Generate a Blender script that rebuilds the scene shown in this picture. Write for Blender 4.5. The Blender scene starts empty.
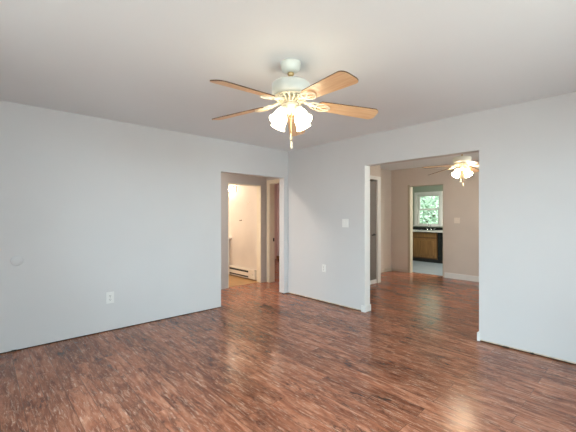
import bpy, bmesh, math, random
from mathutils import Vector, Matrix
random.seed(7)
PI = math.pi
R = math.radians
S = bpy.context.scene
COL = S.collection

# ------------------------------------------------------------------ camera
cam = bpy.data.cameras.new('camera')
camo = bpy.data.objects.new('camera', cam)
COL.objects.link(camo)
camo.location = (4.234, -3.905, 1.328)
camo.rotation_euler = (R(90), 0, math.atan2(0.735, 0.678))
cam.sensor_width = 36.0
cam.lens = 36.0 * 334.0 / 576.0
cam.clip_start = 0.02
S.camera = camo

# ------------------------------------------------------------------ sky, daylight, exposure
W = bpy.data.worlds.new('sky')
S.world = W
W.use_nodes = True
bg = W.node_tree.nodes['Background']
bg.inputs['Color'].default_value = (0.99, 0.98, 0.985, 1)
bg.inputs['Strength'].default_value = 5.7

def area(name, loc, rot, sx, sy, power, col):
    l = bpy.data.lights.new(name, 'AREA')
    l.shape = 'RECTANGLE'; l.size = sx; l.size_y = sy
    l.energy = power; l.color = col
    o = bpy.data.objects.new(name, l); COL.objects.link(o)
    o.location = loc; o.rotation_euler = rot
    return o
DAY = (0.66, 0.84, 1.0)
BOUNCE = (1.0, 0.97, 0.93)
area('sky_light_front_window', (3.1, -7.5, 3.0), (R(66), 0, 0), 3.8, 2.0, 980, DAY)          # skylight falling in, +y
area('ground_light_front_window', (3.1, -6.5, 0.35), (R(122), 0, 0), 3.4, 1.4, 100, BOUNCE)   # bounced up off the ground
area('sky_light_side_window', (7.8, -2.4, 2.7), (R(70), 0, R(90)), 3.2, 2.0, 640, DAY)       # -x
area('ground_light_side_window', (6.9, -2.4, 0.35), (R(122), 0, R(90)), 3.0, 1.4, 200, BOUNCE)
area('dining_fill_light', (4.45, 1.8, 1.35), (R(100), 0, R(90)), 1.6, 1.3, 22, (1.0, 0.92, 0.84))  # unseen fill added to lift the dining walls
WARM = (1.0, 0.84, 0.68)
area('hall_fill_light', (-0.58, -1.9, 2.40), (0, 0, 0), 0.25, 0.25, 38, (1.0, 0.88, 0.76))  # added fill for the dark hall, no fixture
area('bathroom_fill_light', (-2.2, -0.9, 2.40), (0, 0, 0), 0.3, 0.3, 30, WARM)  # unseen area light near the ceiling, no fixture built
area('kitchen_fill_light', (1.75, 4.7, 2.40), (0, 0, 0), 0.6, 0.6, 95, (1.0, 0.93, 0.85))  # unseen light added to brighten the kitchen, no fixture
area('bedroom_fill_light', (-1.9, 1.6, 2.40), (0, 0, 0), 0.3, 0.3, 16, WARM)  # unseen area light under the ceiling, without a fixture

vs = S.view_settings
vs.view_transform = 'Standard'
vs.look = 'None'
vs.gamma = 1.0
vs.use_curve_mapping = False
vs.exposure = 0.08
S.cycles.use_denoising = True
S.cycles.max_bounces = 10
S.cycles.diffuse_bounces = 7
S.cycles.sample_clamp_indirect = 6.0

# ------------------------------------------------------------------ materials
def mat(name, col, rough=0.5, metal=0.0, emit=None, estr=0.0, bump=0.0, bscale=60.0, var=0.0, vscale=3.0, spec=0.5):
    m = bpy.data.materials.new(name); m.use_nodes = True
    nt = m.node_tree; b = nt.nodes['Principled BSDF']
    b.inputs['Base Color'].default_value = (*col, 1)
    b.inputs['Roughness'].default_value = rough
    b.inputs['Metallic'].default_value = metal
    b.inputs['Specular IOR Level'].default_value = spec
    if emit:
        b.inputs['Emission Color'].default_value = (*emit, 1)
        b.inputs['Emission Strength'].default_value = estr
    tc = nt.nodes.new('ShaderNodeTexCoord')
    if var:
        n = nt.nodes.new('ShaderNodeTexNoise'); n.inputs['Scale'].default_value = vscale
        n.inputs['Detail'].default_value = 4
        nt.links.new(tc.outputs['Object'], n.inputs['Vector'])
        r = nt.nodes.new('ShaderNodeValToRGB')
        r.color_ramp.elements[0].position = 0.3; r.color_ramp.elements[1].position = 0.7
        r.color_ramp.elements[0].color = (*[c * (1 - var) for c in col], 1)
        r.color_ramp.elements[1].color = (*[min(1, c * (1 + var)) for c in col], 1)
        nt.links.new(n.outputs['Fac'], r.inputs['Fac'])
        nt.links.new(r.outputs['Color'], b.inputs['Base Color'])
    if bump:
        n = nt.nodes.new('ShaderNodeTexNoise'); n.inputs['Scale'].default_value = bscale
        n.inputs['Detail'].default_value = 5
        nt.links.new(tc.outputs['Object'], n.inputs['Vector'])
        bp = nt.nodes.new('ShaderNodeBump'); bp.inputs['Strength'].default_value = bump
        bp.inputs['Distance'].default_value = 0.004
        nt.links.new(n.outputs['Fac'], bp.inputs['Height'])
        nt.links.new(bp.outputs['Normal'], b.inputs['Normal'])
    return m

def wood(name, dark, light, rough=0.4, scale=(3, 60, 60), nscale=1.0):
    m = bpy.data.materials.new(name); m.use_nodes = True
    nt = m.node_tree; b = nt.nodes['Principled BSDF']
    tc = nt.nodes.new('ShaderNodeTexCoord'); mp = nt.nodes.new('ShaderNodeMapping')
    mp.inputs['Scale'].default_value = scale
    nt.links.new(tc.outputs['Object'], mp.inputs['Vector'])
    n = nt.nodes.new('ShaderNodeTexNoise'); n.inputs['Scale'].default_value = nscale
    n.inputs['Detail'].default_value = 6; n.inputs['Distortion'].default_value = 0.6
    nt.links.new(mp.outputs['Vector'], n.inputs['Vector'])
    r = nt.nodes.new('ShaderNodeValToRGB')
    r.color_ramp.elements[0].position = 0.32; r.color_ramp.elements[1].position = 0.68
    r.color_ramp.elements[0].color = (*dark, 1); r.color_ramp.elements[1].color = (*light, 1)
    nt.links.new(n.outputs['Fac'], r.inputs['Fac'])
    nt.links.new(r.outputs['Color'], b.inputs['Base Color'])
    b.inputs['Roughness'].default_value = rough
    return m

def laminate():
    m = bpy.data.materials.new('laminate_floor'); m.use_nodes = True
    nt = m.node_tree; N = nt.nodes; L = nt.links; b = N['Principled BSDF']
    tc = N.new('ShaderNodeTexCoord')
    br = N.new('ShaderNodeTexBrick')
    br.offset = 0.37; br.offset_frequency = 2; br.squash = 1.0
    br.inputs['Scale'].default_value = 1.0
    br.inputs['Brick Width'].default_value = 1.21
    br.inputs['Row Height'].default_value = 0.127
    br.inputs['Mortar Size'].default_value = 0.0012
    br.inputs['Mortar Smooth'].default_value = 0.1
    br.inputs['Bias'].default_value = 0.0
    br.inputs['Color1'].default_value = (0, 0, 0, 1)
    br.inputs['Color2'].default_value = (1, 1, 1, 1)
    br.inputs['Mortar'].default_value = (0.5, 0.5, 0.5, 1)
    L.new(tc.outputs['Object'], br.inputs['Vector'])
    # shift the grain per plank
    comb = N.new('ShaderNodeVectorMath'); comb.operation = 'MULTIPLY_ADD'
    L.new(br.outputs['Color'], comb.inputs[0])
    comb.inputs[1].default_value = (7.0, 3.0, 5.0)
    L.new(tc.outputs['Object'], comb.inputs[2])
    def noise(scale, ns, detail=5, dist=0.0, rough=0.6):
        mp = N.new('ShaderNodeMapping'); mp.inputs['Scale'].default_value = scale
        L.new(comb.outputs['Vector'], mp.inputs['Vector'])
        n = N.new('ShaderNodeTexNoise'); n.inputs['Scale'].default_value = ns
        n.inputs['Detail'].default_value = detail; n.inputs['Distortion'].default_value = dist
        n.inputs['Roughness'].default_value = rough
        L.new(mp.outputs['Vector'], n.inputs['Vector'])
        return n.outputs['Fac']
    def ramp(fac, stops):
        r = N.new('ShaderNodeValToRGB')
        e = r.color_ramp.elements
        e[0].position, e[0].color = stops[0][0], (*stops[0][1], 1)
        e[1].position, e[1].color = stops[-1][0], (*stops[-1][1], 1)
        for p, c in stops[1:-1]:
            x = e.new(p); x.color = (*c, 1)
        L.new(fac, r.inputs['Fac']); return r.outputs['Color']
    def mix(mode, fac, a, bb):
        x = N.new('ShaderNodeMix'); x.data_type = 'RGBA'; x.blend_type = mode
        if isinstance(fac, float): x.inputs['Factor'].default_value = fac
        else: L.new(fac, x.inputs['Factor'])
        for i, v in ((6, a), (7, bb)):
            if isinstance(v, tuple): x.inputs[i].default_value = (*v, 1)
            else: L.new(v, x.inputs[i])
        return x.outputs[2]
    base = ramp(noise((1.6, 9, 1), 2.2, 6, 0.8), [(0.28, FL[0]), (0.5, FL[1]), (0.72, FL[2])])
    pl = ramp(br.outputs['Color'], [(0.0, (0.80, 0.78, 0.76)), (1.0, (1.18, 1.2, 1.2))])
    c = mix('MULTIPLY', 1.0, base, pl)
    # fine light grain and dark worn smudges
    lg = ramp(noise((5.5, 44, 1), 1.5, 9, 0.8, 0.8), [(0.53, (0, 0, 0)), (0.64, (1, 1, 1))])
    f1 = N.new('ShaderNodeMath'); f1.operation = 'MULTIPLY'; f1.inputs[1].default_value = 0.58
    L.new(lg, f1.inputs[0])
    c = mix('MIX', f1.outputs[0], c, FL[3])
    # worn dark patches: broad clusters broken up by fine speckle
    md = N.new('ShaderNodeMath'); md.operation = 'MULTIPLY'
    L.new(ramp(noise((1.3, 2.6, 1), 1.5, 3, 0.4), [(0.44, (0, 0, 0)), (0.66, (1, 1, 1))]), md.inputs[0])
    L.new(ramp(noise((6, 17, 1), 1.6, 8, 0.6, 0.8), [(0.47, (0, 0, 0)), (0.60, (1, 1, 1))]), md.inputs[1])
    f2 = N.new('ShaderNodeMath'); f2.operation = 'MULTIPLY'; f2.inputs[1].default_value = 0.95
    L.new(md.outputs[0], f2.inputs[0])
    c = mix('MIX', f2.outputs[0], c, FL[4])
    dk = ramp(noise((5, 44, 1), 1.3, 8, 0.3, 0.78), [(0.58, (0, 0, 0)), (0.70, (1, 1, 1))])
    f4 = N.new('ShaderNodeMath'); f4.operation = 'MULTIPLY'; f4.inputs[1].default_value = 0.75
    L.new(dk, f4.inputs[0])
    c = mix('MIX', f4.outputs[0], c, FL[4])
    f3 = N.new('ShaderNodeMath'); f3.operation = 'MULTIPLY'; f3.inputs[1].default_value = 0.75
    L.new(br.outputs['Fac'], f3.inputs[0])
    c = mix('MIX', f3.outputs[0], c, (0.012, 0.006, 0.004))
    L.new(c, b.inputs['Base Color'])
    b.inputs['Roughness'].default_value = 0.30
    rr = N.new('ShaderNodeMapRange')
    rr.inputs['To Min'].default_value = 0.13; rr.inputs['To Max'].default_value = 0.28
    L.new(noise((3, 10, 1), 2.0, 4), rr.inputs['Value'])
    L.new(rr.outputs[0], b.inputs['Roughness'])
    bp = N.new('ShaderNodeBump'); bp.inputs['Strength'].default_value = 0.10
    bp.inputs['Distance'].default_value = 0.004
    L.new(noise((5, 40, 1), 1.5, 4), bp.inputs['Height'])
    L.new(bp.outputs['Normal'], b.inputs['Normal'])
    b.inputs['Specular IOR Level'].default_value = 0.34
    return m
FL = ((0.115, 0.032, 0.015), (0.29, 0.100, 0.052), (0.48, 0.205, 0.120), (0.82, 0.55, 0.40), (0.032, 0.012, 0.009))

M = {}
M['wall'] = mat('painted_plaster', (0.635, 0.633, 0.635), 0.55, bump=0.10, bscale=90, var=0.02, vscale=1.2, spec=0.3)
M['ceil'] = mat('ceiling_paint', (0.79, 0.83, 0.855), 0.8, bump=0.12, bscale=120, var=0.015, vscale=1.0, spec=0.2)
M['hall'] = mat('hall_dimmed_wall', (0.50, 0.47, 0.445), 0.6, bump=0.1, bscale=90, var=0.02, spec=0.3)  # living-room grey, darkened and warmed to hold the hall's dim light
M['dining'] = mat('dining_lamplit_wall', (0.62, 0.555, 0.50), 0.6, bump=0.1, bscale=90, var=0.02, spec=0.3)  # warm lamplight is put into this wall colour
M['bath'] = mat('bathroom_paint', (0.72, 0.66, 0.59), 0.5, bump=0.1, bscale=70, var=0.04, vscale=2.5, spec=0.3)
M['bed'] = mat('bedroom_paint', (0.62, 0.47, 0.44), 0.6, spec=0.3)
M['sage'] = mat('kitchen_paint', (0.36, 0.40, 0.33), 0.6, var=0.02, spec=0.3)
M['trim'] = mat('white_trim', (0.76, 0.755, 0.74), 0.4, var=0.02, vscale=8)
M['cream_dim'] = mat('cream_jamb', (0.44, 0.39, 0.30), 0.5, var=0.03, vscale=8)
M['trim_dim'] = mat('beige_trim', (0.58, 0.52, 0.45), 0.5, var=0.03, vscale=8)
M['cream'] = mat('cream_trim', (0.74, 0.67, 0.53), 0.45, var=0.03, vscale=8)
M['sill'] = mat('raw_sill_plate', (0.045, 0.03, 0.022), 0.9, var=0.3, vscale=15)
M['tan_edge'] = mat('raw_drywall_edge', (0.62, 0.50, 0.38), 0.9, var=0.25, vscale=20)
M['floor'] = laminate()
M['vinyl'] = mat('bathroom_vinyl', (0.46, 0.27, 0.12), 0.35, var=0.12, vscale=6)
M['ktile'] = mat('kitchen_vinyl', (0.25, 0.295, 0.325), 0.28, var=0.14, vscale=5)
M['grey_door'] = mat('grey_door_paint', (0.20, 0.185, 0.175), 0.45, var=0.05, vscale=5)
M['black'] = mat('black_metal', (0.012, 0.011, 0.011), 0.35, metal=0.3)
M['blackgloss'] = mat('black_enamel', (0.010, 0.010, 0.011), 0.18)
M['plastic'] = mat('white_plastic', (0.80, 0.80, 0.78), 0.35, var=0.01)
M['ivory'] = mat('ivory_plastic', (0.78, 0.70, 0.62), 0.35, var=0.01)
M['slot'] = mat('dark_slot', (0.03, 0.03, 0.03), 0.6)
M['fan_white'] = mat('fan_enamel', (0.66, 0.69, 0.64), 0.3, var=0.01)
M['fan_cream'] = mat('fan_cream_enamel', (0.80, 0.73, 0.56), 0.35, var=0.03, vscale=30)
M['brass'] = mat('aged_brass', (0.55, 0.42, 0.22), 0.3, metal=0.9, var=0.05, vscale=20)
M['chrome'] = mat('chrome', (0.75, 0.77, 0.78), 0.12, metal=1.0, var=0.01)
M['blade'] = wood('maple_blade', (0.70, 0.42, 0.21), (0.84, 0.58, 0.34), 0.38, (4, 70, 10), 1.0)
M['blade_edge'] = wood('dark_blade_edge', (0.05, 0.025, 0.012), (0.14, 0.07, 0.03), 0.5, (20, 40, 40), 1.0)
M['shade'] = mat('lit_frosted_glass', (0.9, 0.88, 0.82), 0.3, emit=(1.0, 0.83, 0.58), estr=10.5)
M['shade_dining'] = mat('lit_frosted_glass_dining', (0.9, 0.88, 0.82), 0.3, emit=(1.0, 0.80, 0.58), estr=36.0)
M['bulb'] = mat('lit_bulb', (0.9, 0.88, 0.8), 0.3, emit=(1.0, 0.86, 0.68), estr=26.0)
M['oak'] = wood('oak_cabinet', (0.16, 0.075, 0.025), (0.30, 0.155, 0.055), 0.4, (60, 60, 3), 1.0)
M['oak_dark'] = wood('oak_cabinet_frame', (0.09, 0.042, 0.016), (0.15, 0.075, 0.03), 0.4, (60, 60, 3), 1.0)
M['counter'] = mat('pale_laminate_top', (0.60, 0.59, 0.56), 0.3, var=0.08, vscale=60)
M['splash'] = mat('black_backsplash', (0.012, 0.012, 0.013), 0.25, var=0.3, vscale=40)
M['heater'] = mat('heater_enamel', (0.78, 0.72, 0.63), 0.4, var=0.02)
M['leaf'] = mat('tree_leaves', (0.36, 0.48, 0.39), 0.6, var=0.3, vscale=2)  # green paled to hold outdoor glare
M['leaf_hazed'] = mat('hazed_tree_leaves', (0.46, 0.56, 0.50), 0.6, var=0.3, vscale=2)  # haze and overexposure put into the leaf colour
M['bark'] = mat('bark', (0.12, 0.08, 0.05), 0.9, var=0.3, vscale=10)
M['grass'] = mat('lawn', (0.16, 0.30, 0.08), 0.9, var=0.3, vscale=4)
M['seam'] = mat('painted_cover', (0.61, 0.608, 0.61), 0.5)

g = bpy.data.materials.new('window_glass'); g.use_nodes = True
nt = g.node_tree; nt.nodes.clear()
o_ = nt.nodes.new('ShaderNodeOutputMaterial'); mx = nt.nodes.new('ShaderNodeMixShader')
tr = nt.nodes.new('ShaderNodeBsdfTransparent'); gl = nt.nodes.new('ShaderNodeBsdfGlossy')
tr.inputs['Color'].default_value = (0.93, 0.97, 0.95, 1); gl.inputs['Roughness'].default_value = 0.02
fr = nt.nodes.new('ShaderNodeFresnel'); fr.inputs['IOR'].default_value = 1.45
nt.links.new(fr.outputs[0], mx.inputs[0]); nt.links.new(tr.outputs[0], mx.inputs[1]); nt.links.new(gl.outputs[0], mx.inputs[2])
nt.links.new(mx.outputs[0], o_.inputs['Surface'])
M['glass'] = g

# ------------------------------------------------------------------ mesh helpers
def box(bm, x0, x1, y0, y1, z0, z1, bev=0.0, mi=0):
    t = bmesh.new()
    bmesh.ops.create_cube(t, size=1)
    for v in t.verts:
        v.co = Vector(((x0 + x1) / 2 + v.co.x * (x1 - x0), (y0 + y1) / 2 + v.co.y * (y1 - y0), (z0 + z1) / 2 + v.co.z * (z1 - z0)))
    if bev:
        bmesh.ops.bevel(t, geom=t.edges[:], offset=bev, segments=2, affect='EDGES', profile=0.6)
    merge(bm, t, mi=mi)

def merge(bm, t, mat4=None, mi=None):
    if mat4 is not None: t.transform(mat4)
    if mi is not None:
        for f in t.faces: f.material_index = mi
    me = bpy.data.meshes.new('tmp'); t.to_mesh(me); t.free()
    bm.from_mesh(me); bpy.data.meshes.remove(me)

def lathe(bm, prof, seg=32, mat4=None, flute=0, famp=0.0, closed=True):
    """prof: list of (r, z)"""
    t = bmesh.new(); rings = []
    for i, (r, z) in enumerate(prof):
        ring = []
        for k in range(seg):
            a = 2 * PI * k / seg
            rr = r
            if flute:
                w = i / (len(prof) - 1)
                rr = r * (1 + famp * w * w * math.cos(flute * a))
            ring.append(t.verts.new((rr * math.cos(a), rr * math.sin(a), z)))
        rings.append(ring)
    for a, b_ in zip(rings, rings[1:]):
        for k in range(seg):
            t.faces.new((a[k], a[(k + 1) % seg], b_[(k + 1) % seg], b_[k]))
    if closed:
        t.faces.new(rings[0][::-1]); t.faces.new(rings[-1])
    bmesh.ops.recalc_face_normals(t, faces=t.faces[:])
    for f in t.faces: f.smooth = len(f.verts) == 4
    merge(bm, t, mat4)

def tube(bm, pts, rad, seg=8, loop=False):
    t = bmesh.new(); P = [Vector(p) for p in pts]; n = len(P); rings = []
    for i, p in enumerate(P):
        if loop: d = P[(i + 1) % n] - P[i - 1]
        else: d = P[min(i + 1, n - 1)] - P[max(i - 1, 0)]
        q = d.to_track_quat('Z', 'Y')
        r = rad[i] if isinstance(rad, (list, tuple)) else rad
        rings.append([t.verts.new(p + q @ Vector((r * math.cos(2 * PI * k / seg), r * math.sin(2 * PI * k / seg), 0))) for k in range(seg)])
    pairs = list(zip(rings, rings[1:])) + ([(rings[-1], rings[0])] if loop else [])
    for a, b_ in pairs:
        off = 0
        if loop and a is rings[-1]:
            off = min(range(seg), key=lambda o: (a[0].co - b_[o].co).length)
        for k in range(seg):
            t.faces.new((a[k], a[(k + 1) % seg], b_[(k + 1 + off) % seg], b_[(k + off) % seg]))
    if not loop:
        t.faces.new(rings[0][::-1]); t.faces.new(rings[-1])
    bmesh.ops.recalc_face_normals(t, faces=t.faces[:])
    for f in t.faces: f.smooth = True
    merge(bm, t)

def prism(bm, outline, z0, z1, mat4=None, side_mi=0, bev=0.0):
    t = bmesh.new()
    lo = [t.verts.new((x, y, z0)) for x, y in outline]; hi = [t.verts.new((x, y, z1)) for x, y in outline]
    n = len(outline)
    t.faces.new(lo[::-1]); t.faces.new(hi)
    for k in range(n):
        f = t.faces.new((lo[k], lo[(k + 1) % n], hi[(k + 1) % n], hi[k])); f.material_index = side_mi
    bmesh.ops.recalc_face_normals(t, faces=t.faces[:])
    merge(bm, t, mat4)

def sphere(bm, c, r, seg=16):
    t = bmesh.new(); bmesh.ops.create_uvsphere(t, u_segments=seg, v_segments=max(8, seg // 2), radius=r)
    for f in t.faces: f.smooth = True
    merge(bm, t, Matrix.Translation(c))

def obj(name, bm, m, parent=None, label=None):
    me = bpy.data.meshes.new(name); bm.to_mesh(me); bm.free()
    for x in (m if isinstance(m, (list, tuple)) else [m]): me.materials.append(x)
    o = bpy.data.objects.new(name, me); COL.objects.link(o)
    if parent: o.parent = parent
    if label: o['label'] = label
    return o

def bobj(name, boxes, m, parent=None, bev=0.0, label=None):
    bm = bmesh.new()
    for b in boxes: box(bm, *b, bev=bev)
    return obj(name, bm, m, parent, label)

def struct(name, boxes, m, bev=0.0, parent=None):
    o = bobj(name, boxes, m, parent, bev)
    if not parent: o['kind'] = 'structure'
    return o

def thing(name, label, cat, loc=(0, 0, 0), rz=0.0, group=None):
    o = bpy.data.objects.new(name, None); COL.objects.link(o)
    o.location = loc; o.rotation_euler = (0, 0, rz)
    o.empty_display_size = 0.1
    tag(o, label, cat, group); return o

def tag(o, label, cat, group=None):
    o['label'] = label; o['category'] = cat
    if group: o['group'] = group
    return o

# ------------------------------------------------------------------ the rooms
H = 2.44
T = 0.12
G = 0.010                      # gap left under the drywall where the baseboard was removed
struct('floor', [(-3.75, 6.2, -5.75, 3.56, -0.10, 0.0)], M['floor'])
struct('floor_kitchen', [(-1.4, 2.6, 3.56, 6.25, -0.10, 0.002)], M['ktile'])
struct('floor_bathroom', [(-3.3, -1.09, -1.8, 0.27, 0.0, 0.004)], M['vinyl'])
struct('ceiling', [(-3.75, 6.2, -5.75, 6.25, H, H + 0.12)], M['ceil'])

LO0, LO1, LOH = -1.326, -0.092, 1.977       # opening in the left wall
RO0, RO1, ROH = 1.559, 2.999, 2.028         # opening in the right-hand wall
struct('wall_left', [(-T, 0, -5.6, LO0, G, H), (-T, 0, LO1, T, G, H), (-T, 0, LO0, LO1, LOH, H)], M['wall'])
struct('wall_back', [(0, RO0, 0, T, G, H), (RO1, 6.0, 0, T, G, H), (RO0, RO1, 0, T, ROH, H)], M['wall'])
# bare sill plates behind the gap
struct('trim_1', [(-T + 0.01, -0.008, -5.6, LO0 - 0.008, 0, G), (-T + 0.01, -0.008, LO1 + 0.008, T - 0.01, 0, G)], M['sill'])
struct('trim_2', [(0, RO0 - 0.008, 0.008, T - 0.01, 0, G), (RO1 + 0.008, 6.0, 0.008, T - 0.01, 0, G)], M['sill'])

# walls behind the camera with their windows
def window_wall(axis, c0, c1, lo, hi, w0, w1, name):
    """wall slab between c0..c1 along axis, spanning lo..hi, window w0..w1 x 0.75..2.1"""
    z0, z1 = 0.70, 2.15
    def b(a0, a1, za, zb): return (c0, c1, a0, a1, za, zb) if axis == 'x' else (a0, a1, c0, c1, za, zb)
    return struct(name, [b(lo, w0, 0, H), b(w1, hi, 0, H), b(w0, w1, 0, z0), b(w0, w1, z1, H)], M['wall'])
window_wall('y', -5.72, -5.6, -T, 6.12, 1.8, 4.4, 'wall_front')
window_wall('x', 6.0, 6.12, -5.6, 0.12, -3.5, -1.3, 'wall_right')

def plain_window(n, axis, c, w0, w1, z0, z1, mullions=1):
    def b(a0, a1, za, zb, d=0.03): return (c - d, c + d, a0, a1, za, zb) if axis == 'x' else (a0, a1, c - d, c + d, za, zb)
    f = 0.05
    bx = [b(w0, w0 + f, z0, z1), b(w1 - f, w1, z0, z1), b(w0 + f, w1 - f, z0, z0 + f), b(w0 + f, w1 - f, z1 - f, z1), b(w0 + f, w1 - f, (z0 + z1) / 2 - .02, (z0 + z1) / 2 + .02, .025)]
    for k in range(mullions):
        xm = w0 + (w1 - w0) * (k + 1) / (mullions + 1)
        bx.append(b(xm - .03, xm + .03, z0 + f, z1 - f, .028))
    o = struct('window_%d' % n, bx, M['trim'])
    struct('pane', [b(w0 + f, w1 - f, z0 + f, z1 - f, .003)], M['glass'], parent=o)
plain_window(2, 'y', -5.66, 1.8, 4.4, 0.70, 2.15)
plain_window(3, 'x', 6.06, -3.5, -1.3, 0.70, 2.15)

# hall behind the left opening
BD0, BD1, BDH = -0.551, 0.218, 1.937        # bathroom doorway
ED0, ED1, EDH = -0.936, -0.16, 1.985        # doorway in the end wall of the hall
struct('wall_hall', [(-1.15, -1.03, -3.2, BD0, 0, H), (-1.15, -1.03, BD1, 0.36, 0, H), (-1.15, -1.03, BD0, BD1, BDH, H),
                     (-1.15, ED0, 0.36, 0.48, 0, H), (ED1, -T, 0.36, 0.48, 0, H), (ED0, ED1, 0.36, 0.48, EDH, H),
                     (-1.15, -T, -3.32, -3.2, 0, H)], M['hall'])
# reveal boards of the two hall doorways
struct('trim_3', [(-1.152, -1.028, BD1 - 0.014, BD1, 0, BDH), (-1.152, -1.028, BD0, BD0 + 0.014, 0, BDH), (-1.152, -1.028, BD0 + .014, BD1 - .014, BDH - 0.014, BDH)], M['cream'])
e = struct('trim_4', [(ED0 - 0.07, ED0 + 0.004, 0.344, 0.36, 0, EDH + 0.06), (ED0 + 0.004, ED1, 0.344, 0.36, EDH - 0.004, EDH + 0.06),
                      (ED0, ED0 + 0.014, 0.36, 0.482, 0, EDH), (ED1 - 0.014, ED1, 0.36, 0.482, 0, EDH), (ED0 + 0.014, ED1 - .014, 0.36, 0.482, EDH - 0.014, EDH)], M['cream'])
bobj('strike_plate', [(ED0 + 0.013, ED0 + 0.017, 0.44, 0.474, 0.815, 0.885)], M['black'], parent=e)

# bathroom
struct('wall_bathroom', [(-3.3, -1.15, 0.27, 0.48, 0, H), (-3.3, -3.18, -1.8, 0.27, 0, H), (-3.18, -1.15, -1.8, -1.68, 0, H)], M['bath'])
struct('wall_bathroom_hall_side', [(-1.16, -1.15, -1.68, BD0, 0, H), (-1.16, -1.15, BD0, BD1, BDH, H), (-1.16, -1.15, BD1, 0.27, 0, H)], M['bath'])
# bedroom beyond the end doorway
struct('wall_bedroom', [(-3.72, -0.17, 2.85, 2.97, 0, H), (-3.72, -3.6, 0.48, 2.85, 0, H), (-0.29, -0.17, 0.48, 2.85, 0, H)], M['bed'])
struct('baseboard_bedroom', [(-3.6, -0.29, 2.835, 2.85, 0, 0.10)], M['oak'])

# dining room
KX0, KX1, KH = 0.425, 1.194, 2.025          # kitchen doorway
CD0, CD1, CDH = 1.17, 1.887, 2.042          # closet doorway
struct('wall_dining', [(-0.17, KX0, 3.48, 3.60, 0, H), (KX1, 4.3, 3.48, 3.60, 0, H), (KX0, KX1, 3.48, 3.60, KH, H),
                       (-0.17, -0.05, 2.02, 3.48, 0, H), (4.2, 4.32, T, 1.0, 0, H), (4.2, 4.32, 2.6, 3.48, 0, H), (4.2, 4.32, 1.0, 2.6, 0, 0.75), (4.2, 4.32, 1.0, 2.6, 2.1, H)], M['dining'])
plain_window(4, 'x', 4.26, 1.0, 2.6, 0.75, 2.1)  # window added out of view to carry the dining fill light
struct('wall_closet', [(0.44, 0.56, T, CD0, 0, H), (0.44, 0.56, CD1, 2.02, 0, H), (0.44, 0.56, CD0, CD1, CDH, H), (-0.17, 0.44, 1.92, 2.02, 0, H)], M['dining'])
struct('wall_dining_side', [(0, RO0, T, T + 0.006, 0, H), (RO1, 4.2, T, T + 0.006, 0, H), (RO0, RO1, T, T + 0.006, ROH, H)], M['dining'])
# white jamb edges of the big opening, left and right
struct('trim_5', [(RO0, RO0 + 0.004, 0.001, T + 0.006, 0.0, ROH)], M['trim'])
struct('baseboard_left_jamb', [(RO0 - 0.045, RO0 + 0.016, -0.014, 0, 0.0, 0.088), (RO0 + 0.004, RO0 + 0.016, 0, T + 0.018, 0.0, 0.088)], M['trim'], bev=0.002)
struct('baseboard_right_jamb', [(RO1 - 0.016, RO1 + 0.012, -0.013, 0, 0.0, 0.088), (RO1 - 0.016, RO1, 0, T + 0.018, 0.0, 0.088)], M['trim'], bev=0.002)
# raw drywall edge left behind along the foot of the walls
struct('baseboard_back', [(0.02, RO0 - 0.05, -0.004, 0, G, 0.022), (RO1 + 0.02, 5.98, -0.004, 0, G, 0.020)], M['tan_edge'])
# closet door frame
struct('trim_6', [(0.56, 0.575, CD1, 2.0, 0, CDH + 0.07), (0.56, 0.575, CD0 - 0.08, CD0, 0, CDH + 0.07), (0.56, 0.575, CD0, CD1, CDH, CDH + 0.07),
                  (0.44, 0.56, CD1 - 0.012, CD1, 0, CDH), (0.44, 0.56, CD0, CD1, -0.0, 0.02)], M['trim'])
d = thing('door', 'dark grey flush closet door with black lever beside the wide opening', 'door', (0.536, CD0 + 0.02, 0.022))
bobj('door_leaf', [(-0.018, 0.018, 0, CD1 - CD0 - 0.036, 0.055, 1.99)], M['grey_door'], d, 0.002)
bobj('kick_board', [(-0.019, 0.024, 0.001, CD1 - CD0 - 0.037, 0.0, 0.055)], M['trim'], d, 0.002, 'white strip along the foot of the door')
bm = bmesh.new()
ly = 1.79 - CD0 - 0.02
lathe(bm, [(0.026, 0.0), (0.026, 0.006), (0.012, 0.012), (0.011, 0.045)], 20, Matrix.Translation((0.018, ly, 0.94)) @ Matrix.Rotation(PI / 2, 4, 'Y'))
tube(bm, [(0.058, ly + 0.005, 0.94), (0.062, ly - 0.03, 0.94), (0.062, ly - 0.10, 0.937), (0.058, ly - 0.13, 0.935)], [0.011, 0.011, 0.010, 0.009])
obj('lever_handle', bm, M['black'], d, 'black lever handle')
# dining baseboards
struct('baseboard_dining', [(KX1 + 0.03, 4.2, 3.464, 3.48, 0, 0.11), (4.184, 4.2, T + .006, 3.464, 0, 0.11)], M['trim'])
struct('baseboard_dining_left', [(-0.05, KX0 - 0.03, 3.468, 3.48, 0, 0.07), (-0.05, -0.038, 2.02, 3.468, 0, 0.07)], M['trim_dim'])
struct('trim_7', [(KX0 - 0.045, KX0 + 0.004, 3.468, 3.48, 0, KH + 0.03), (KX0, KX0 + 0.012, 3.48, 3.60, 0, KH), (KX0 + .012, KX1 - .012, 3.48, 3.60, KH - 0.012, KH), (KX1 - .012, KX1, 3.48, 3.60, 0, KH)], M['cream_dim'])
struct('trim_8', [(KX0, KX1, 3.535, 3.585, 0, 0.008)], M['chrome'])

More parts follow.
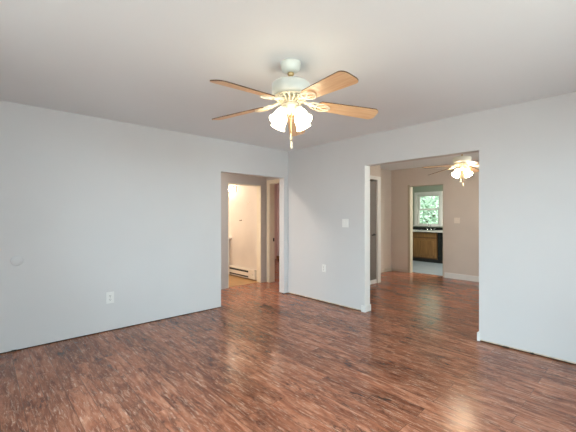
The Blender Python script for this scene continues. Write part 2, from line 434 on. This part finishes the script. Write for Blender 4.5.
# kitchen
WX0, WX1, WZ0, WZ1 = -0.675, 0.015, 1.05, 1.975
struct('wall_kitchen', [(-1.4, WX0, 6.1, 6.22, 0, H), (WX1, 2.6, 6.1, 6.22, 0, H), (WX0, WX1, 6.1, 6.22, 0, WZ0), (WX0, WX1, 6.1, 6.22, WZ1, H),
                        (-1.4, -1.28, 3.6, 6.1, 0, H), (2.48, 2.6, 3.6, 6.1, 0, H), (-1.28, KX0, 3.6, 3.606, 0, H), (KX1, 2.48, 3.6, 3.606, 0, H), (KX0, KX1, 3.6, 3.606, KH, H)], M['sage'])
w1 = struct('window_1', [(WX0 - 0.085, WX0 + 0.004, 6.078, 6.1, WZ0 - 0.02, WZ1 + 0.085), (WX1 - 0.004, WX1 + 0.085, 6.078, 6.1, WZ0 - 0.02, WZ1 + 0.085),
                         (WX0 + 0.004, WX1 - 0.004, 6.078, 6.1, WZ1 - 0.004, WZ1 + 0.085), (WX0 - 0.11, WX1 + 0.11, 6.055, 6.12, WZ0 - 0.03, WZ0)], M['trim'], bev=0.002)
zm = 1.535
def sash(y0, y1, z0, z1):
    f = 0.06
    s = struct('sash', [(WX0 + .004, WX0 + f, y0, y1, z0, z1), (WX1 - f, WX1 - .004, y0, y1, z0, z1), (WX0 + f, WX1 - f, y0, y1, z0, z0 + 0.045), (WX0 + f, WX1 - f, y0, y1, z1 - 0.045, z1)], M['trim'], bev=0.002, parent=w1)
    struct('pane', [(WX0 + f, WX1 - f, (y0 + y1) / 2 - .002, (y0 + y1) / 2 + .002, z0 + .045, z1 - .045)], M['glass'], parent=s)
sash(6.125, 6.155, WZ0, zm + 0.02)
sash(6.16, 6.19, zm - 0.02, WZ1)

CX0, CX1, CY = -0.60, 0.20, 5.50
def cabinet(x0, x1, label):
    c = thing('base_cabinet', label, 'cabinet', (x0, CY, 0.002))
    w = x1 - x0
    bobj('carcass', [(0, w, 0.02, 0.585, 0.10, 0.868)], M['oak_dark'], c)
    bobj('toe_kick', [(0, w, 0.075, 0.10, 0.0, 0.10)], M['slot'], c)
    bm = bmesh.new()
    box(bm, 0.03, w - 0.03, 0.0, 0.02, 0.135, 0.69, 0.004)
    dr = obj('door', bm, M['oak'], c)
    bm = bmesh.new()
    box(bm, 0.10, w - 0.10, -0.008, 0.001, 0.205, 0.62, 0.006)
    obj('raised_panel', bm, M['oak'], dr)
    bobj('drawer_front', [(0.03, w - 0.03, 0.0, 0.02, 0.715, 0.845)], M['oak'], c, 0.004)
    return c
cabinet(CX0, CX1, 'oak sink base cabinet with one wide door under the kitchen window')
cabinet(CX0 - 0.66, CX0 - 0.004, 'oak base cabinet standing left of the sink base cabinet')
dw = thing('dishwasher', 'black dishwasher right of the oak sink base cabinet', 'dishwasher', (CX1 + 0.006, CY, 0.002))
bobj('body', [(0, 0.598, 0.03, 0.585, 0.10, 0.866)], M['blackgloss'], dw)
bobj('door', [(0.004, 0.594, 0.0, 0.03, 0.115, 0.74)], M['blackgloss'], dw, 0.004)
bobj('control_panel', [(0.004, 0.594, -0.004, 0.03, 0.745, 0.862)], M['blackgloss'], dw, 0.004)
bobj('handle', [(0.10, 0.50, -0.022, -0.004, 0.752, 0.772)], M['black'], dw, 0.004)
bobj('toe_kick', [(0.0, 0.598, 0.07, 0.09, 0.0, 0.10)], M['slot'], dw)
SX0, SX1, SY0, SY1 = -0.52, 0.06, 5.60, 5.98
ct = bobj('countertop', [(-1.275, SX0, 5.465, 6.075, 0.87, 0.91), (SX1, 1.9, 5.465, 6.075, 0.87, 0.91), (SX0, SX1, 5.465, SY0, 0.87, 0.91), (SX0, SX1, SY1, 6.075, 0.87, 0.91)], M['counter'])
tag(ct, 'pale laminate kitchen countertop over the oak cabinets', 'countertop')
cb = thing('base_cabinet', 'oak base cabinet right of the black dishwasher', 'cabinet', (CX1 + 0.61, CY, 0.002))
bobj('carcass', [(0, 1.08, 0.02, 0.585, 0.10, 0.868)], M['oak_dark'], cb)
bobj('toe_kick', [(0, 1.08, 0.075, 0.10, 0.0, 0.10)], M['slot'], cb)
for k in range(2): bobj('door', [(0.03 + k * 0.52, 0.52 + k * 0.52, 0.0, 0.02, 0.135, 0.845)], M['oak'], cb, 0.004)
sk = thing('kitchen_sink', 'steel sink set into the pale countertop under the window', 'sink', ((SX0 + SX1) / 2, (SY0 + SY1) / 2, 0.91))
hw, hd = (SX1 - SX0) / 2, (SY1 - SY0) / 2
bobj('rim', [(-hw - .015, hw + .015, -hd - .015, -hd + .012, 0.0005, 0.006), (-hw - .015, hw + .015, hd - .012, hd + .015, 0.0005, 0.006),
             (-hw - .015, -hw + .012, -hd + .012, hd - .012, 0.0005, 0.006), (hw - .012, hw + .015, -hd + .012, hd - .012, 0.0005, 0.006)], M['chrome'], sk)
bobj('basin', [(-hw + .006, hw - .006, -hd + .006, hd - .006, -0.038, -0.034), (-hw + .004, -hw + .008, -hd + .004, hd - .004, -.038, .003), (hw - .008, hw - .004, -hd + .004, hd - .004, -.038, .003),
               (-hw + .008, hw - .008, -hd + .004, -hd + .008, -.038, .003), (-hw + .008, hw - .008, hd - .008, hd - .004, -.038, .003)], M['chrome'], sk)
fc = thing('faucet', 'chrome arched faucet behind the kitchen sink', 'faucet', (-0.22, 6.025, 0.9105))
bm = bmesh.new()
lathe(bm, [(0.03, 0.0), (0.03, 0.012), (0.018, 0.03), (0.015, 0.05)], 20)
obj('base', bm, M['chrome'], fc)
bm = bmesh.new()
tube(bm, [(0, 0, 0.04), (0, 0, 0.10)] + [(0, -0.08 + 0.08 * math.cos(a * PI / 8), 0.10 + 0.07 * math.sin(a * PI / 8)) for a in range(1, 8)] + [(0, -0.16, 0.085)], 0.011, 10)
obj('spout', bm, M['chrome'], fc)
for s in (-1, 1):
    bm = bmesh.new()
    lathe(bm, [(0.022, 0.0), (0.022, 0.012), (0.012, 0.03), (0.012, 0.045)], 16, Matrix.Translation((0.10 * s, 0, 0)))
    tube(bm, [(0.10 * s, 0, 0.047), (0.15 * s, -0.01, 0.056)], 0.008, 8)
    obj('tap_handle', bm, M['chrome'], fc)
struct('trim_9', [(-1.28, 1.9, 6.082, 6.1, 0.91, 0.985)], M['splash'])

# yard beyond the kitchen window
lawn = bobj('lawn', [(-14, 12, 6.5, 26, -0.45, -0.35)], M['grass']); lawn['kind'] = 'structure'
def tree(x, y, h, cr, m, label, n, cz):
    t = thing('tree', label, 'tree', (x, y, -0.35), group='trees in the yard')
    bm = bmesh.new()
    tube(bm, [(0, 0, 0), (0.05, 0.02, h * 0.3), (-0.04, 0.0, h * 0.6), (0, 0, h * 0.85)], [0.16, 0.12, 0.09, 0.03], 10)
    for k in range(6):
        a = k * 1.05; z = h * (0.32 + 0.08 * k)
        tube(bm, [(0, 0, z), (cr * 0.35 * math.cos(a), cr * 0.35 * math.sin(a), z + 0.35), (cr * 0.75 * math.cos(a), cr * 0.75 * math.sin(a), z + 0.8)], [0.06, 0.04, 0.015], 6)
    obj('trunk', bm, M['bark'], t)
    rnd = random.Random(x)
    bm = bmesh.new()
    for k in range(n):
        d_ = Vector((rnd.gauss(0, 1), rnd.gauss(0, 1), rnd.gauss(0, 1))).normalized() * (rnd.random() ** 0.4)
        p = Vector((d_.x * cr, d_.y * cr, cz + d_.z * (h - cz)))
        if p.z < 0.5: continue
        s = rnd.uniform(0.045, 0.095)
        u = Vector((rnd.gauss(0, 1), rnd.gauss(0, 1), rnd.gauss(0, 1))).normalized(); v = u.orthogonal().normalized()
        q = [p - u * s, p + v * s * 0.5 , p + u * s, p - v * s * 0.5]
        bm.faces.new([bm.verts.new(c) for c in q])
    obj('foliage', bm, M[m], t)
tree(-1.6, 18.8, 6.5, 2.6, 'leaf_hazed', 'large haze-paled leafy tree farthest off in the middle of the kitchen window', 15000, 2.6)
tree(-2.9, 11.4, 4.6, 1.75, 'leaf', 'green leafy tree in the left of the kitchen window', 11000, 2.2)
tree(0.2, 14.4, 5.0, 1.8, 'leaf_hazed', 'haze-paled green leafy tree in the right of the kitchen window', 11000, 2.3)

# ------------------------------------------------------------------ ceiling fans
def make_fan(x, y, phase, label, shade='shade', shade_turn=0.0):
    f = thing('ceiling_fan', label, 'ceiling fan', (x, y, H), 0.0, 'white ceiling fans')
    bm = bmesh.new()
    lathe(bm, [(0.074, 0.0), (0.074, -0.012), (0.071, -0.034), (0.062, -0.056), (0.044, -0.068), (0.024, -0.072)], 36)
    obj('canopy', bm, M['fan_white'], f)
    bm = bmesh.new()
    lathe(bm, [(0.013, -0.07), (0.013, -0.15)], 16); sphere(bm, (0, 0, -0.078), 0.024)
    obj('downrod', bm, M['brass'], f)
    bm = bmesh.new()
    lathe(bm, [(0.03, -0.136), (0.085, -0.139), (0.122, -0.147), (0.137, -0.160), (0.138, -0.225), (0.122, -0.238), (0.10, -0.246), (0.05, -0.248)], 48)
    obj('motor_housing', bm, M['fan_white'], f)
    # openwork collar under the motor
    bm = bmesh.new()
    for (r, z) in ((0.118, -0.250), (0.062, -0.292)):
        tube(bm, [(r * math.cos(a * PI / 24), r * math.sin(a * PI / 24), z) for a in range(48)], 0.006, 6, loop=True)
    for k in range(20):
        a = 2 * PI * k / 20
        tube(bm, [(0.118 * math.cos(a), 0.118 * math.sin(a), -0.250), (0.100 * math.cos(a + .12), 0.100 * math.sin(a + .12), -0.272), (0.062 * math.cos(a), 0.062 * math.sin(a), -0.292)], 0.0055, 6)
    lathe(bm, [(0.055, -0.247), (0.055, -0.30)], 32)
    obj('filigree_collar', bm, M['fan_cream'], f)
    bm = bmesh.new()
    lathe(bm, [(0.058, -0.298), (0.062, -0.305), (0.062, -0.325), (0.05, -0.345), (0.03, -0.36), (0.012, -0.372)], 32)
    obj('switch_housing', bm, M['fan_cream'], f)
    for k in range(5):
        a = phase + 2 * PI * k / 5
        rot = Matrix.Rotation(a, 4, 'Z')
        bm = bmesh.new()
        z0 = -0.278
        tube(bm, [(0.075, 0, z0 + 0.006), (0.12, 0, z0 - 0.006), (0.165, 0, z0 - 0.020), (0.20, 0, z0 - 0.026)], [0.013, 0.011, 0.010, 0.008], 8)
        # heart-shaped open plate under the blade root
        pts = []
        for i in range(24):
            t_ = 2 * PI * i / 24
            px_ = 0.240 + 0.055 * math.cos(t_); py_ = 0.044 * math.sin(t_) * (1 - 0.25 * math.cos(t_))
            pts.append((px_, py_, z0 - 0.030 - (px_ - 0.2) * 0.09 - py_ * math.tan(R(11))))
        tube(bm, pts, 0.005, 6, loop=True)
        for s in (-1, 1):
            tube(bm, [(0.125, 0, z0 - 0.006), (0.165, s * 0.038, z0 - 0.018 - s * 0.007), (0.205, s * 0.042, z0 - 0.028 - s * 0.008)], 0.006, 6)
            tube(bm, [(0.20, 0, z0 - 0.029), (0.25, s * 0.022, z0 - 0.034 - s * 0.004), (0.293, 0, z0 - 0.039)], 0.005, 6)
        bm.transform(rot)
        obj('blade_iron', bm, M['fan_cream'], f)
        bm = bmesh.new()
        r0, r1, w0, w1 = 0.205, 0.672, 0.056, 0.072
        ol = [(r0, -w0 + 0.015), (r0 + 0.02, -w0)]
        ol += [(r1 - 0.05, -w1)] + [(r1 - 0.045 + 0.045 * math.sin(b * PI / 12), -w1 + 0.045 - 0.045 * math.cos(b * PI / 12)) for b in range(1, 7)]
        ol += [(r1 - 0.045 + 0.045 * math.cos(b * PI / 12), w1 - 0.045 + 0.045 * math.sin(b * PI / 12)) for b in range(0, 7)]
        ol += [(r0 + 0.02, w0), (r0, w0 - 0.015)]
        prism(bm, ol, 0.0, 0.007, side_mi=1)
        # ccw edge lower, tip slightly lower than the root
        mm = rot @ Matrix.Translation((0, 0, z0 - 0.022)) @ Matrix.Translation((0.205, 0, 0)) @ Matrix.Rotation(R(4.5 + (0, 3.5, 0, -0.6, 0)[k]), 4, 'Y') @ Matrix.Translation((-0.205, 0, 0)) @ Matrix.Rotation(R(-14), 4, 'X')
        b_ = obj('blade', bm, [M['blade'], M['blade_edge']], f)
        b_.matrix_local = mm
    for k in range(4):
        a = shade_turn + PI / 2 * k
        rot = Matrix.Rotation(a, 4, 'Z')
        bm = bmesh.new()
        tube(bm, [(0.03, 0, -0.335), (0.058, 0, -0.338), (0.075, 0, -0.352)], 0.012, 8)
        lathe(bm, [(0.026, 0.0), (0.028, -0.022)], 20, Matrix.Translation((0.075, 0, -0.345)) @ Matrix.Rotation(R(-38), 4, 'Y'))
        bm.transform(rot)
        arm = obj('lamp_arm', bm, M['fan_cream'], f)
        bm = bmesh.new()
        lathe(bm, [(0.024, 0.0), (0.034, -0.012), (0.046, -0.035), (0.050, -0.060), (0.050, -0.085), (0.056, -0.108), (0.066, -0.125),
                   (0.063, -0.124), (0.052, -0.104), (0.046, -0.083), (0.046, -0.060), (0.042, -0.036), (0.030, -0.014), (0.020, -0.003)],
              30, Matrix.Translation((0.074, 0, -0.357)) @ Matrix.Rotation(R(-36), 4, 'Y') @ Matrix.Scale(0.88, 4), flute=6, famp=0.0, closed=False)
        bm.transform(rot)
        obj('lamp_shade', bm, M[shade], f, 'lit frosted glass tulip shade')
    for (dx, dy, l0, l1) in ((0.022, -0.015, -0.34, -0.575), (-0.03, 0.03, -0.34, -0.50)):
        bm = bmesh.new()
        n = int((l0 - l1) / 0.012)
        tube(bm, [(dx, dy, l0), (dx, dy, l1)], 0.0022, 6)
        for k in range(n): sphere(bm, (dx, dy, l0 - k * 0.012), 0.0036, 6)
        c = obj('pull_chain', bm, M['brass'], f)
        bm = bmesh.new()
        lathe(bm, [(0.003, 0.0), (0.008, -0.008), (0.007, -0.022), (0.011, -0.040), (0.007, -0.052), (0.002, -0.055)], 12, Matrix.Translation((dx, dy, l1)))
        obj('pull_fob', bm, M['fan_cream'], c)
    return f
A0 = math.atan2(0.735, 0.678)
make_fan(2.462, -2.243, A0 + R(12), 'large white ceiling fan with five maple blades hanging in the foreground room', 'shade', R(91.8))
make_fan(2.145, 1.90, A0 + R(42), 'lit ceiling fan hanging in the back room, seen through the wide opening', 'shade_dining', R(64.8))

# ------------------------------------------------------------------ plates and fittings on the walls
def outlet(loc, rz, w, h, label):
    t = thing('wall_outlet', label, 'outlet', loc, rz, 'wall outlets')       # local -y faces the room
    bobj('cover_plate', [(-w / 2, w / 2, -0.006, 0, -h / 2, h / 2)], M['plastic'], t, 0.002)
    for s in (-1, 1):
        bm = bmesh.new()
        box(bm, -0.017, 0.017, -0.009, -0.006, s * 0.021 - 0.014, s * 0.021 + 0.014, 0.001)
        r = obj('socket', bm, M['plastic'], t)
        bm = bmesh.new()
        for q in (-1, 1): box(bm, q * 0.007 - 0.0016, q * 0.007 + 0.0016, -0.0097, -0.0088, s * 0.021 - 0.003, s * 0.021 + 0.008)
        lathe(bm, [(0.0035, 0), (0.0035, 0.0009)], 10, Matrix.Translation((0, -0.0088, s * 0.021 - 0.008)) @ Matrix.Rotation(PI / 2, 4, 'X'))
        obj('slots', bm, M['slot'], r)
    bm = bmesh.new(); lathe(bm, [(0.003, 0), (0.003, 0.001)], 10, Matrix.Translation((0, -0.006, 0)) @ Matrix.Rotation(PI / 2, 4, 'X'))
    obj('screw', bm, M['chrome'], t)
outlet((0, -2.799, 0.385), R(90), 0.085, 0.130, 'white wall outlet low on the long left wall')
outlet((0.82, 0, 0.522), 0, 0.072, 0.115, 'white wall outlet below the light switch on the middle wall')

def switch(loc, w, h, m, name, label, rocker, group=None):
    t = thing(name, label, 'light switch', loc, 0, group)
    bobj('cover_plate', [(-w / 2, w / 2, -0.007, 0, -h / 2, h / 2)], m, t, 0.002)
    for s in (-1, 1):
        if rocker:
            bm = bmesh.new(); box(bm, s * 0.023 - 0.016, s * 0.023 + 0.016, -0.012, -0.007, -0.033, 0.033, 0.0015)
            obj('rocker', bm, m, t)
        else:
            bm = bmesh.new(); box(bm, s * 0.023 - 0.005, s * 0.023 + 0.005, -0.018, -0.007, -0.004, 0.012, 0.001)
            obj('toggle', bm, m, t)
switch((1.233, 0, 1.224), 0.112, 0.122, M['plastic'], 'light_switch', 'white double switch plate left of the wide opening', True)
switch((1.477, 3.48, 1.233), 0.115, 0.118, M['ivory'], 'light_switch', 'ivory double switch plate on the warm-lit wall right of the kitchen doorway', False)

bm = bmesh.new()
lathe(bm, [(0.050, 0.0), (0.050, 0.004), (0.047, 0.006), (0.0, 0.006)], 40, Matrix.Translation((0, -3.637, 0.888)) @ Matrix.Rotation(PI / 2, 4, 'Y'), closed=False)
tag(obj('round_cover_plate', bm, M['wall']), 'round painted-over cover plate at the left end of the left wall', 'cover plate')

# loose chips lying in the gap where the baseboard was
CHIPS = ((3.25, -0.016, 0.045, 0.012, 'larger dark chip at the foot of the right wall, nearest the wide opening'),
         (3.47, -0.014, 0.024, 0.010, 'smaller dark chip at the foot of the right wall, farther right'),
         (0.018, -0.118, 0.014, 0.016, 'dark chip on the floor at the right side of the hall opening'),
         (0.016, -3.66, 0.010, 0.030, 'dark chip at the foot of the left wall near its left end'))
for x, y, sx, sy, lab in CHIPS:
    bm = bmesh.new()
    t_ = bmesh.new(); bmesh.ops.create_icosphere(t_, subdivisions=2, radius=1)
    for v in t_.verts: v.co = Vector((v.co.x * sx, v.co.y * sy, v.co.z * 0.010)) * random.uniform(0.75, 1.1)
    zmin = min(v.co.z for v in t_.verts)
    merge(bm, t_, Matrix.Translation((x, y, -zmin)))
    tag(obj('debris_chip', bm, M['sill']), lab, 'debris', 'chips at the foot of the wall')

# ------------------------------------------------------------------ bathroom fittings
hx0, hx1, hy = -2.24, -1.22, 0.27
bh = thing('baseboard_heater', 'cream electric baseboard heater along the bathroom wall', 'heater', (hx0, hy, 0.03))
hl = hx1 - hx0
bobj('back_plate', [(0, hl, -0.012, 0, 0, 0.185)], M['heater'], bh)
bobj('front_cover', [(0.0, hl, -0.065, -0.055, 0.045, 0.115), (0, hl, -0.062, -0.012, 0.172, 0.185), (0, hl, -0.065, -0.055, 0.155, 0.178), (0.0, hl, -0.065, -0.012, 0.0, 0.012)], M['heater'], bh, 0.002)
bobj('heating_fins', [(0.06, hl - 0.15, -0.048, -0.012, 0.012, 0.17)], M['slot'], bh)
for x in (0.0, hl - 0.22):
    bobj('end_cap', [(x, x + (0.22 if x else 0.06), -0.068, -0.012, 0.0, 0.186)], M['heater'], bh, 0.003)
bm = bmesh.new(); lathe(bm, [(0.018, 0), (0.015, 0.02)], 16, Matrix.Translation((hl - 0.07, -0.068, 0.085)) @ Matrix.Rotation(PI / 2, 4, 'X'))
obj('thermostat_knob', bm, M['heater'], bh)

vt = thing('vanity_cabinet', 'white bathroom vanity cabinet just inside the bathroom, left of the heater', 'vanity', (-2.26, -0.005, 0.004))
bobj('carcass', [(-0.80, 0, -0.24, 0.27, 0.08, 0.80)], M['trim'], vt)
bobj('toe_kick', [(-0.80, 0, -0.19, 0.27, 0, 0.08)], M['trim'], vt)
for k in range(2):
    dd = bobj('door', [(-0.79 + 0.40 * k, -0.41 + 0.40 * k, -0.258, -0.24, 0.10, 0.78)], M['trim'], vt, 0.004)
    bm = bmesh.new(); lathe(bm, [(0.007, 0), (0.014, 0.02), (0.008, 0.026)], 14, Matrix.Translation((-0.44 + 0.08 * k, -0.258, 0.68)) @ Matrix.Rotation(PI / 2, 4, 'X')); obj('knob', bm, M['brass'], dd)
vc = bobj('bathroom_countertop', [(-3.075, -2.15, -0.29, 0.268, 0.806, 0.845)], M['plastic'], bev=0.006)
tag(vc, 'white bathroom countertop whose corner shows at the doorway', 'countertop')

vl = thing('vanity_light', 'lit chrome vanity light bar high on the bathroom wall', 'wall lamp', (-2.22, 0.27, 1.93))
bobj('back_bar', [(-0.36, 0.25, -0.03, 0, -0.055, 0.055)], M['chrome'], vl, 0.006)
for k in range(4):
    x = -0.28 + k * 0.15
    bm = bmesh.new(); lathe(bm, [(0.026, 0), (0.022, 0.035)], 16, Matrix.Translation((x, -0.03, 0)) @ Matrix.Rotation(PI / 2, 4, 'X'))
    s_ = obj('lamp_socket', bm, M['brass'], vl)
    bm = bmesh.new(); sphere(bm, (x, -0.10, 0), 0.045, 20)
    obj('globe_bulb', bm, M['bulb'], s_, 'lit globe bulb')
def hook(x, z, m, label):
    bm = bmesh.new()
    lathe(bm, [(0.014, 0), (0.014, 0.005), (0.006, 0.010), (0.006, 0.03)], 16, Matrix.Translation((x, 0.27, z)) @ Matrix.Rotation(PI / 2, 4, 'X'))
    tube(bm, [(x, 0.24, z), (x, 0.228, z - 0.015), (x, 0.222, z + 0.003)], 0.005, 8)
    tag(obj('wall_hook', bm, m), label, 'hook')
hook(-1.785, 1.235, M['black'], 'small dark hook on the bathroom wall above the heater')
hook(-1.52, 1.60, M['heater'], 'cream painted hook high on the bathroom wall')
